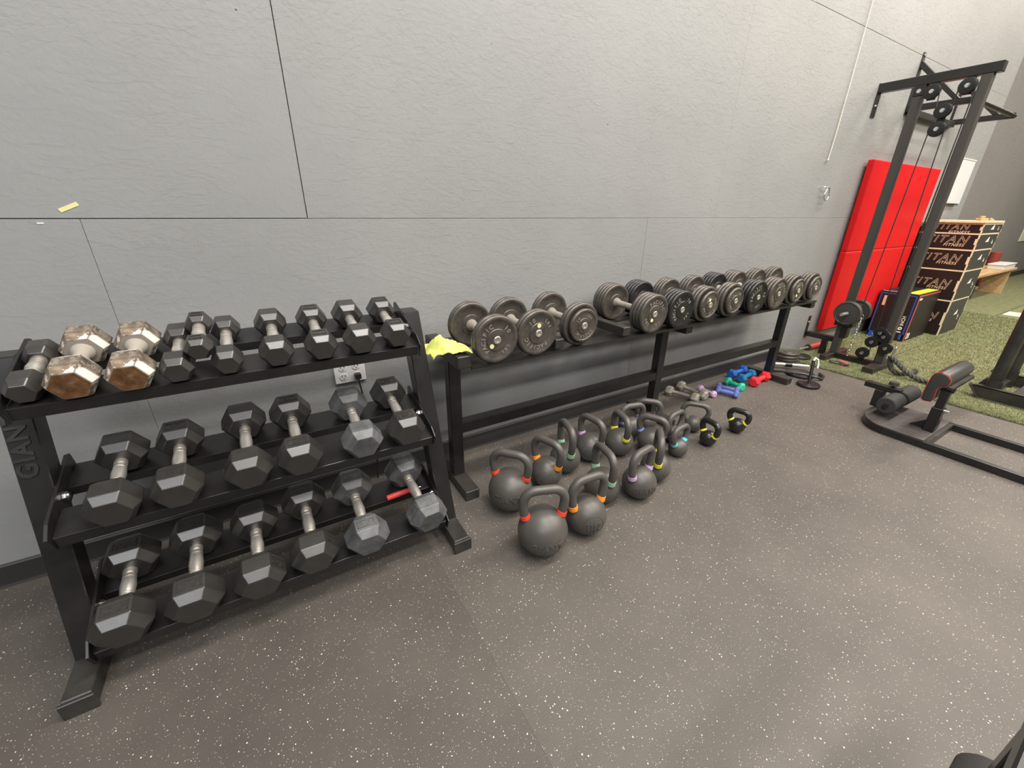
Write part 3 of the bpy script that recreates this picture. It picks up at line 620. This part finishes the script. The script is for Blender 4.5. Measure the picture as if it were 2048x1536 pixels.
tb('lower_arm', X0 - .022, X0 + .022, -.234, -.006, .145, .19); tb('lower_leg', X0 - .022, X0 + .022, -.19, -.145, .008, .145); tb('lower_wall_plate', X0 - .05, X0 - .012, -.007, -.001, .13, .34)
MB().cyl((X0 - .03, -.006, .28), (X0 - .03, -.014, .28), .011, None, 6).build('bolt', SHINY, tw, world=True)
_pul = MB().lathe([(.012, -.014), (.040, -.014), (.050, -.011), (.044, 0), (.050, .011), (.040, .014), (.012, .014)], 28).mesh('pulley', PULLEY, smooth=40)
_hub = MB().lathe([(.016, .013), (.014, .019), (.007, .020)], 12).mesh('axle_bolt', SHINY, smooth=30)
def pulley(y, z, x=X0 - .045, k=1.0):
    q = bpy.data.objects.new('pulley', _pul); COL.objects.link(q); q.parent = tw; q.matrix_parent_inverse = root_mat(tw).inverted(); q.location = (x, y, z); q.rotation_euler = (0, -PI / 2, 0); q.scale = (k, k, 1)
    share('axle_bolt', _hub, q)
for y, z in ((-.345, 2.03), (-.528, 2.03), (-.443, 1.90), (-.445, 1.787), (-.482, .118), (-.520, .224), (-.585, .285), (-.622, .196), (-.555, .31)): pulley(y, z, k=.95)
tb('pulley_bracket', X0 - .026, X0 - .02, -.37, -.32, 1.98, 2.09); tb('pulley_bracket', X0 - .026, X0 - .02, -.553, -.503, 1.98, 2.09)
MB().prism([(-.465, 1.93), (-.42, 1.93), (-.42, 1.76), (-.465, 1.76)], X0 - .026, X0 - .02).build('pulley_block', STEEL, tw, world=True)
MB().prism([(-.50, .20), (-.545, .33), (-.61, .31), (-.65, .19), (-.60, .06), (-.57, .06), (-.57, .2)], X0 - .028, X0 - .02).build('swivel_plate', STEEL, tw, world=True)
MB().prism([(-.50, .15), (-.46, .15), (-.46, .057), (-.50, .057)], X0 - .028, X0 - .02).build('pulley_block', STEEL, tw, world=True)
for a, b in (((-.303, 2.03), (-.303, .50)), ((-.404, 1.787), (-.375, .50)), ((-.488, 1.787), (-.526, .12)), ((-.572, 2.03), (-.566, .3)), ((-.388, 2.03), (-.402, 1.90)), ((-.486, 2.03), (-.484, 1.90)), ((-.57, 2.03), (-.575, .3))):
    MB().cyl((X0 - .045, a[0], a[1]), (X0 - .045, b[0], b[1]), .0035, None, 6).build('cable', CABLE, tw, world=True)
tb('carriage', X0 - .035, X0 + .05, -.345, -.205, .30, .50); MB().cyl((X0 - .20, -.30, .43), (X0 + .26, -.30, .43), .0135, None, 16).build('weight_horn', GREYCAST, tw, world=True, smooth=40)
tb('carriage_neck', X0 - .035, X0 + .03, -.32, -.27, .20, .30)
ch = MB(); y0, z0 = -.398, .41
for k in range(15):
    z = z0 - k * .0235; c = Vector((X0 - .06, y0 + .0005 * k, z)); ax = (Vector((1, 0, 0)) if k % 2 else Vector((0, 1, 0))); 
    w, hh = (.008, .017) if k > 1 else (.011, .022)
    ch.tube([c + ax * (w * math.cos(2 * PI * i / 12)) + Vector((0, 0, hh * math.sin(2 * PI * i / 12))) for i in range(12)], .0028, 6, closed=True)
ch.build('chain', SHINY, tw, world=True, smooth=60)
for x, R, lb in ((X0 - .085, .102, 'black bumper plate facing the room on the cable tower horn'), (X0 + .115, .098, 'second black plate behind on the cable tower horn')):
    p = MB().lathe([(.0145, -.016), (.045, -.016), (.047, -.012), (R * .86, -.012), (R * .9, -.018), (R, -.010), (R, .010), (R * .9, .018), (R * .86, .012), (.045, .016), (.0145, .016), (.0145, -.016)], 40, Matrix.Rotation(-PI / 2, 4, 'Y'), cap=False).build('weight_plate', simple('plate_rubber', (.05, .047, .043), .5), smooth=40)
    p.location = (x, -.30, .43); tag(p, lb, 'weight plate', 'plates loaded on the tower horn')
# triceps rope with clip
rp = thing('triceps_rope', 'black braided triceps rope clipped to the low pulley, trailing on turf', 'rope', (4.33, -.72, .006))
def twisted(pts, r, nm):
    P_ = [Vector(p) for p in pts]; out = []
    for i in range(len(P_) - 1):
        a, b = P_[max(i - 1, 0)], P_[i]; c, d_ = P_[i + 1], P_[min(i + 2, len(P_) - 1)]
        for k in range(14):
            t = k / 14; out.append(.5 * ((2 * b) + (c - a) * t + (2 * a - 5 * b + 4 * c - d_) * t * t + (3 * b - a - 3 * c + d_) * t ** 3))
    out.append(P_[-1]); m = MB()
    for s in range(3):
        q = []; acc = 0
        for i, p in enumerate(out):
            if i: acc += (p - out[i - 1]).length
            tt = (out[min(i + 1, len(out) - 1)] - out[max(i - 1, 0)]).normalized(); x = tt.cross(Vector((.2, .1, 1))).normalized(); y = tt.cross(x); a = acc / .085 * 2 * PI + s * 2 * PI / 3
            q.append(p + (x * math.cos(a) + y * math.sin(a)) * r * .66)
        m.tube(q, r * .60, 8)
    return m.build(nm, ROPEM, rp, world=True, smooth=60)
twisted([(4.33, -.682, .150), (4.31, -.715, .135), (4.30, -.765, .100), (4.29, -.83, .060), (4.29, -.90, .034), (4.29, -.955, .030)], .016, 'strand')
twisted([(4.33, -.682, .150), (4.335, -.690, .10), (4.33, -.715, .05), (4.33, -.765, .026), (4.40, -.80, .026), (4.47, -.82, .026)], .016, 'strand')
for c in ((4.29, -.975, .032), (4.485, -.823, .03)): MB().lathe([(.012, -.02), (.025, -.012), (.027, .008), (.018, .018)], 14, Matrix.Translation(c) @ Matrix.Rotation(PI / 2, 4, 'X')).build('end_stop', REDSOFT if c[1] < -.9 else VINYL, rp, world=True, smooth=40)
MB().tube([(X0 - .06 + .012 * math.cos(2 * PI * k / 16), -.688 - .004 * math.sin(2 * PI * k / 16), .185 + .045 * math.sin(2 * PI * k / 16)) for k in range(16)], .005, 8, closed=True).build('clip', SHINY, rp, world=True, smooth=60)
# cable handle with red grip lying in front of the tower
hd = thing('cable_grip', 'small cable stirrup with faded red grip lying on the turf edge', 'grip', (4.20, -.39, .012))
MB().cyl((.0, -.075, .018), (.03, -.0, .018), .017, None, 16).build('grip', REDSOFT, hd, smooth=40, bevel=.003)
MB().tube([(0, -.08, .018), (-.05, -.03, .012), (-.045, .045, .012), (-.01, .065, .012), (.028, .002, .018)], .005, 8).build('strap', CABLE, hd, smooth=60)

# pull-up bar bracket
pu = thing('pull_up_bar', 'black wall-mounted pull-up bar with triangular brackets high behind the tower', 'pull-up bar', (5.5, 0, 2.0))
for xc in (4.985, 6.04):
    MB().box(xc - .025, xc + .025, -.007, -.001, 2.0, 2.435).build('wall_strip', STEEL, pu, world=True, bevel=.002)
    MB().box(xc - .022, xc + .022, -.43, -.006, 2.022, 2.066).build('arm', STEEL, pu, world=True, bevel=.003)
    MB().prism([(-.006, 2.33), (-.006, 2.38), (-.33, 2.066), (-.285, 2.066)], xc - .02, xc + .02).build('brace', STEEL, pu, world=True, bevel=.002)
    MB().cyl((xc, -.006, 2.415), (xc, -.012, 2.415), .012, None, 10).build('bolt', SHINY, pu, world=True)
MB().cyl((4.93, -.415, 2.045), (6.09, -.415, 2.045), .0175, None, 18).build('bar', STEEL, pu, world=True, smooth=40)
MB().box(5.0, 6.02, -.05, -.006, 2.0, 2.044).build('rear_beam', STEEL2, pu, world=True, bevel=.003)

# ------------------------------------------------------------------ boxes
bx = thing('soft_plyo_box', 'black soft plyo box with blue, red and lime printed edges beside the tower', 'box', (5.86, -.24, .006))
MB().box(-.30, .295, -.16, .155, 0, .485).build('body', BOXB, bx, bevel=.006, seg=2)
fr = MB(); xf = -.3012
def rect(m, y0, y1, z0, z1): m.box(xf, xf + .002, y0, y1, z0, z1)
rect(fr, -.150, -.140, .02, .47); rect(fr, .135, .145, .02, .47); rect(fr, -.140, .135, .46, .47); rect(fr, -.15, -.118, .02, .075); rect(fr, -.02, .145, .0, .06)
fr.build('blue_border', BLUEE, bx)
fr = MB().box(-.285, -.262, -.1612, -.16, .01, .475).box(-.262, .285, -.1612, -.16, .462, .475); fr.build('red_border', REDP, bx)
MB().box(-.28, .28, -.145, -.055, .4852, .4862).build('lime_panel', LIME, bx)
MB().box(-.285, -.27, -.05, .14, .4852, .4862).build('cream_edge', TAN, bx)
MB().box(-.255, -.19, -.1614, -.16, .425, .445).build('white_tag', WHITET, bx)
for yy in (.02, .085): MB().prism([(yy - .02, .03), (yy - .004, .036), (yy, .055), (yy + .006, .036), (yy + .02, .03), (yy + .006, .024), (yy, .008), (yy - .004, .024)], xf - .0006, xf).build('star_mark', WHITET, bx)
text_on('16', frame((xf - .0006, -.095, .115), (0, 0, 1), (0, 1, 0)), .075, WHITET, bx, .0006, offset=.002)
text_on('INCH', frame((xf - .0006, -.108, .212), (0, 0, 1), (0, 1, 0)), .040, WHITET, bx, .0006, offset=.0006)
text_on('20', frame((-.20, -.1616, .055), (1, 0, 0), (0, 0, 1)), .085, WHITET, bx, .0006, offset=.002)
MB().box(xf - .0006, xf + .001, .085, .11, .34, .44).build('white_tag', TAN, bx)
zs = [0, .388, .696, .900, 1.056, 1.150]; lbl = ['bottom and tallest', 'second', 'third', 'fourth', 'top and thinnest']
for i in range(5):
    z0, z1 = zs[i], zs[i + 1]; hgt = z1 - z0; X1 = 6.225; dx = .57 + .02 * i; y0, y1 = -.495, -.03
    b = thing('wooden_plyo_box', 'black plywood plyo box with tan outlined lettering, %s of the stack' % (lbl[i] + (' from the bottom' if 0 < i < 4 else '')), 'box', (X1, y0, z0 + (.006 if i == 0 else 0)), group='stacked plyo boxes')
    H = hgt - (.007 if i == 0 else .001); W_ = y1 - y0
    MB().box(0, .015, .0, W_, 0, H - .014).build('front_panel', PLYB, b); MB().box(.016, dx, .0, .015, 0, H - .014).build('side_panel', PLYG, b)
    MB().box(.016, dx, W_ - .015, W_, 0, H - .014).build('side_panel', PLYG, b); MB().box(dx - .015, dx, .016, W_ - .016, 0, H - .014).build('back_panel', PLYB, b)
    MB().box(0, dx, 0, W_, H - .0138, H).build('lid', PALE, b)
    MB().box(-.0015, .015, -.0015, .008, 0, H - .014).build('corner_joint', PALE, b); MB().box(-.002, .014, -.0015, .02, H * .30, H * .66).build('finger_joint', PALE, b)
    MB().box(dx - .004, dx + .002, -.002, .02, 0, H * .38).build('finger_joint', PALE, b); MB().box(dx - .004, dx + .002, -.002, .02, H * .62, H - .014).build('finger_joint', PALE, b)
    zt = H * .5 if i else H * .42
    if i < 4: zt = H * .52
    if i: 
        text_on('TITAN', frame((-.0012, .238, zt + .012), (0, -1, 0), (0, 0, 1)), .098 if hgt > .12 else .080, TAN, b, shear=.25, outline=.0016, spacing=1.22)
        text_on('FITNESS', frame((-.0012, .165, zt - .042), (0, -1, 0), (0, 0, 1)), .038, TAN, b, .0006, shear=.25, offset=.0008, spacing=1.2)
        rg = MB().tube([(-.001, .40 + .03 * math.cos(2 * PI * k / 24), zt + .01 + .03 * math.sin(2 * PI * k / 24)) for k in range(24)], .002, 6, closed=True).build('emblem', TAN, b)
    else:
        text_on('TITAN', frame((-.0012, .245, .21), (0, -1, 0), (0, 0, 1)), .105, TAN, b, shear=.25, outline=.0016, spacing=1.22); text_on('FITNESS', frame((-.0012, .175, .155), (0, -1, 0), (0, 0, 1)), .038, TAN, b, .0006, shear=.25, offset=.0008, spacing=1.2)
    xm = .27; zz = H * .58
    MB().prism([(xm, zz - .022), (xm + .10, zz - .022), (xm + .085, zz + .03), (xm + .03, zz - .004)], -.0012, .001, 'Y').build('arrow_mark', WHITET, b)
    text_on('16"' if hgt > .25 else '8"' if hgt > .12 else '4"', frame((dx - .12, -.0012, H * .42), (0, 0, 1), (-1, 0, 0)), .05, WHITET, b, .0005, offset=.001)
pk = MB().box(6.20, 6.845, -.503, -.028, 1.1505, 1.171).build('pine_board', PALE, bevel=.002); tag(pk, 'pale plywood board lying on top of the stacked boxes', 'board')
for px_, py_, s in ((6.50, -.40, .055), (6.62, -.44, .032)):
    c = MB().box(-s, s, -s * .5, s * .5, 0, s * .45).box(-s * .3, s * .5, -s * .3, s * .3, s * .45, s * .8).build('wood_offcut', PINE, bevel=.003); c.location = (px_, py_, 1.1715); c.rotation_euler = (0, 0, .6); tag(c, 'larger pine offcut on the plywood board above the boxes' if s > .04 else 'smaller pine offcut on the plywood board above the boxes', 'wood scrap')

# far bench and items
be = thing('wooden_bench', 'low pine bench against the recessed wall beyond the stacked boxes', 'bench', (9.75, .1, .006))
for k in range(3): MB().box(-1.1, .95, -.24 + k * .115, -.128 + k * .115, .395, .43).build('plank', PINE, be, bevel=.003)
for xx in (-1.0, .86): MB().box(xx, xx + .035, -.20, .08, 0, .393).build('leg_panel', PINE, be, bevel=.003)
MB().box(-.96, .855, -.03, .03, .28, .392).build('stretcher', PINE, be)
fo = MB().lathe([(.12, 0), (.136, .01), (.136, .60), (.12, .61)], 24).build('foam_roller', BROWNRED, smooth=40); fo.location = (11.4, .295, .006); fo.scale = (.55, .55, 1); tag(fo, 'maroon foam cylinder standing on the turf behind the pine bench', 'roller')
tr = MB().box(9.95, 10.6, -.12, .06, .4365, .50).box(9.93, 10.62, -.13, .07, .50, .515).build('storage_tub', WHITEP, bevel=.004); tag(tr, 'shallow white lidded tub on the pine bench', 'tub')
db = MB().box(9.0, 9.5, .0, .06, .006, .20).build('storage_crate', BOXB, bevel=.01); tag(db, 'dark crate tucked under the pine bench', 'crate')

# ------------------------------------------------------------------ push sled
sl = thing('push_sled', 'black steel push sled with two upright poles standing on the turf', 'sled', (4.58, -1.7, .006))
for xc in (4.30, 4.84):
    MB().prism([(-1.172, .095), (-1.24, .014), (-2.25, .014), (-2.32, .095)], xc - .006, xc + .006).build('runner', STEEL2, sl, world=True, bevel=.002)
    MB().prism([(-1.168, .098), (-1.238, .008), (-2.25, .008), (-2.25, .014), (-1.242, .014), (-1.176, .098)], xc - .03, xc + .03).build('skid', STEEL2, sl, world=True, bevel=.001)
    MB().box(xc - .006, xc + .028, -2.2, -1.19, .088, .096).build('top_flange', STEEL2, sl, world=True)
for xc in (4.365, 4.80):
    MB().cyl((xc, -1.275, .02), (xc, -1.275, 1.0), .036, None, 24).build('pole', STEEL2, sl, world=True, smooth=40); MB().cyl((xc, -1.275, .015), (xc, -1.275, .14), .043, None, 24).build('socket', STEEL2, sl, world=True, smooth=40)
    MB().prism([(-1.20, .09), (-1.235, .09), (-1.235, .16)], xc - .004, xc + .004).build('gusset', STEEL2, sl, world=True)
for y0, y1 in ((-1.47, -1.38), (-1.60, -1.475), (-1.75, -1.605)): MB().box(4.31, 4.83, y0, y1, .07, .082).build('deck_slat', STEEL2, sl, world=True, bevel=.002)
MB().box(4.306, 4.834, -1.30, -1.25, .03, .07).build('cross_member', STEEL2, sl, world=True)

# ------------------------------------------------------------------ sissy squat bench
sb = thing('sissy_squat_bench', 'black low squat bench with foam rollers and curved red-piped calf pad', 'bench', (3.27, -1.2, 0))
poly = [(3.045, -1.29), (3.045, -1.10)] + [(3.275 - .23 * math.cos(a), -1.10 + .155 * math.sin(a)) for a in [PI / 2 * k / 8 for k in range(1, 9)]] + [(3.275 + .225 * math.sin(a), -1.10 + .155 * math.cos(a)) for a in [PI / 2 * k / 8 for k in range(1, 9)]] + [(3.50, -1.29)]
MB().prism(poly, .042, .05, 'Z').build('foot_plate', simple('scuffed_plate', (.075, .066, .062), .5, .2, .5, 60, .1, .001, .4, 10), sb, world=True, bevel=.001)
p2_ = poly[1:-1]; inner = [(3.27 + (x - 3.27) * .93, -1.1 + (y + 1.1) * .9) for x, y in p2_]
m = MB(); n = len(p2_); v = [(x, y, 0) for x, y in p2_] + [(x, y, .042) for x, y in p2_] + [(x, y, 0) for x, y in inner] + [(x, y, .042) for x, y in inner]
f = [(i, i + 1, n + i + 1, n + i) for i in range(n - 1)] + [(2 * n + i, 3 * n + i, 3 * n + i + 1, 2 * n + i + 1) for i in range(n - 1)] + [(i, 2 * n + i, 2 * n + i + 1, i + 1) for i in range(n - 1)]
m.add(v, f).build('front_rim', STEEL, sb, world=True)
for x0, x1 in ((3.045, 3.075), (3.475, 3.505)): MB().box(x0, x1, -1.85, -1.10, 0, .0418 if False else .0415).build('side_rail', STEEL, sb, world=True, bevel=.002)
for y in (-1.31, -1.70): MB().box(3.0755, 3.4745, y, y + .025, 0, .0415).build('cross_rail', STEEL2 if y > -1.5 else STEEL, sb, world=True, bevel=.002)
MB().box(3.20, 3.26, -1.285, -1.235, .05, .20).build('pad_post', STEEL, sb, world=True, bevel=.003); MB().box(3.208, 3.252, -1.279, -1.241, .20, .31).build('inner_post', STEEL, sb, world=True, bevel=.002)
MB().prism([(-1.235, .055), (-1.235, .11), (-1.17, .055)], 3.222, 3.238).build('brace', STEEL, sb, world=True)
MB().cyl((3.23, -1.285, .185), (3.23, -1.305, .185), .011, None, 14).build('adjust_knob', SHINY, sb, world=True, smooth=40)
padp = [(-1.191, .396), (-1.215, .412), (-1.247, .402), (-1.265, .381), (-1.266, .354), (-1.258, .337), (-1.232, .327), (-1.227, .304), (-1.23, .255), (-1.223, .231), (-1.193, .229), (-1.179, .234), (-1.178, .285), (-1.18, .336), (-1.184, .373)]
pd = MB().prism(padp, 3.18, 3.60).build('calf_pad', VINYL, sb, world=True, bevel=.008, seg=3, smooth=50, bang=50)
MB().tube([(3.185, y, z) for y, z in padp], .0022, 6, closed=True).build('piping', REDGRIP, sb, world=True, smooth=60)
MB().box(3.2, 3.58, -1.285, -1.255, .318, .336).build('pad_support', STEEL2, sb, world=True, bevel=.002); MB().box(3.215, 3.245, -1.29, -1.235, .30, .33).build('pad_bracket', STEEL, sb, world=True)
MB().box(3.335, 3.385, -.975, -.925, .05, .165).build('roller_post', STEEL, sb, world=True, bevel=.003); MB().box(3.338, 3.382, -1.05, -.86, .165, .20).build('roller_arm', STEEL, sb, world=True, bevel=.003)
MB().cyl((3.36, -1.0, .20), (3.36, -1.0, .215), .010, None, 12).cyl((3.36, -1.0, .215), (3.36, -1.0, .237), .027, .024, 20).build('clamp_knob', VINYL, sb, world=True, smooth=40)
MB().cyl((3.17, -1.045, .13), (3.60, -1.045, .13), .014, None, 14).build('axle', STEEL, sb, world=True, smooth=40); MB().box(3.345, 3.375, -1.055, -1.035, .13, .166).build('axle_hanger', STEEL, sb, world=True)
for x0, x1 in ((3.18, 3.345), (3.38, 3.59)):
    MB().lathe([(.015, 0), (.047, 0), (.052, .005), (.052, x1 - x0 - .005), (.047, x1 - x0), (.015, x1 - x0)], 28, Matrix.Translation((x0, -1.045, .13)) @ Matrix.Rotation(PI / 2, 4, 'Y')).build('foam_roller', FOAM, sb, world=True, smooth=40)

# ------------------------------------------------------------------ bits on the floor by the tower
for k in range(4):
    p = bpy.data.objects.new('weight_plate', plate_mesh(.092, .025, IRON)); COL.objects.link(p); p.location = (3.872 + (.004 if k % 2 else -.003), -.118, .0005 + k * .0265); tag(p, 'small iron weight plate in the stack of four beside the rack, ' + ['bottom one', 'second from bottom', 'third from bottom', 'topmost'][k], 'weight plate', 'stack of four iron plates')
p = bpy.data.objects.new('weight_plate', plate_mesh(.086, .02, IRON2)); COL.objects.link(p); p.location = (4.10, -.125, .012); tag(p, 'small black plate lying flat near the red-gripped bar', 'weight plate')
p = bpy.data.objects.new('weight_plate', plate_mesh(.105, .02, IRON2)); COL.objects.link(p); p.location = (3.655, -.345, .001); tag(p, 'black plate lying flat with a black strap around it', 'weight plate')
lp = thing('loading_pin', 'black plate loaded on an upright loading pin with white clip', 'loading pin', (3.465, -.500, 0))
share('plate', plate_mesh(.078, .022, IRON2), lp, (0, 0, .001)); MB().cyl((0, 0, .02), (.055, .035, .185), .011, None, 14).build('pin', STEEL, lp, smooth=40)
MB().tube([(.055, .035, .185), (.07, .035, .205), (.095, .025, .19), (.10, .015, .15), (.09, .01, .125)], .007, 8).build('clip', WHITEP, lp, smooth=60)
cbx = thing('handle_bar', 'short chrome rotating cable bar lying behind the rack post', 'bar', (3.72, -.22, 0))
dv = (Vector((3.83, -.33, 0)) - Vector((3.61, -.115, 0))); dv.normalize(); a0 = -dv * .15; 
MB().cyl(a0 + Vector((0, 0, .036)), dv * .15 + Vector((0, 0, .036)), .014, None, 16).build('bar', CHROME, cbx, smooth=40)
MB().cyl(a0 * 1.02 + Vector((0, 0, .036)), a0 * .88 + Vector((0, 0, .036)), .020, None, 16).build('end_cap', VINYL, cbx, smooth=40); MB().cyl(dv * -.03 + Vector((0, 0, .036)), dv * .02 + Vector((0, 0, .036)), .020, None, 16).build('swivel', STEEL, cbx, smooth=40)
MB().cyl(dv * -.14 + Vector((0, 0, .0)), dv * -.14 + Vector((0, 0, .03)), .012, None, 8).build('foot', STEEL, cbx)
sp = MB().tube([(3.52, -.20, .012), (3.54, -.30, .033), (3.60, -.40, .036), (3.63, -.475, .028), (3.67, -.50, .016), (3.74, -.48, .014), (3.79, -.43, .013)], .011, 6).build('ankle_strap', CABLE, smooth=30); sp.scale = (1, 1, 1); tag(sp, 'black nylon strap curled over the flat plate', 'strap')
rb = thing('grip_bar', 'bar with bright red foam grip lying against the wall by the tower', 'bar', (4.26, -.045, .012))
MB().cyl((-.02, .0, .03), (.16, -.012, .03), .0085, None, 12).build('rod', GREYCAST, rb, smooth=40); MB().cyl((.13, -.010, .03), (.33, -.02, .03), .026, None, 18).build('grip', REDGRIP, rb, smooth=40, bevel=.004); MB().cyl((.118, -.0095, .03), (.135, -.0105, .03), .028, None, 18).build('grip_end', VINYL, rb, smooth=40)
rh = thing('hand_tool', 'red-gripped hand tool lying on the back rail of the bottom shelf', 'tool', (.312, -.431, .1645))
MB().tube([(-.05, -.004, .014), (-.02, -.002, .0145), (.02, 0, .0145), (.05, .002, .014)], [.011, .012, .011, .010], 10).build('grip', REDGRIP, rh, smooth=50); MB().tube([(.05, .002, .014), (.075, .002, .014), (.09, .001, .014)], .004, 8).build('shank', SHINY, rh, smooth=50)

# ------------------------------------------------------------------ weight bench beside the photographer
wb = thing('weight_bench', 'dark bench with foam roller end and black beam at the open floor side', 'bench', (.45, -1.95, 0))
MB().lathe([(.012, 0), (.042, .0), (.051, .006), (.055, .018), (.055, .55), (.048, .562), (.012, .562)], 36, Matrix.Translation((.52, -1.930, .17)) @ Matrix.Rotation(PI / 2, 4, 'Y')).build('foam_roller', FOAM, wb, world=True, smooth=50)
MB().cyl((.30, -1.930, .17), (.525, -1.930, .17), .013, None, 14).build('axle', STEEL, wb, world=True, smooth=40)
MB().box(.20, 1.16, -1.975, -1.905, .40, .46).build('beam', STEEL, wb, world=True, bevel=.004)
MB().box(.325, .355, -1.956, -1.91, .16, .405).build('axle_bracket', STEEL, wb, world=True)
for xx in (.22, .98): MB().box(xx, xx + .06, -1.972, -1.910, .04, .40).build('leg', STEEL, wb, world=True, bevel=.003); MB().box(xx, xx + .06, -2.30, -1.90, 0, .04).build('foot', STEEL, wb, world=True, bevel=.003)
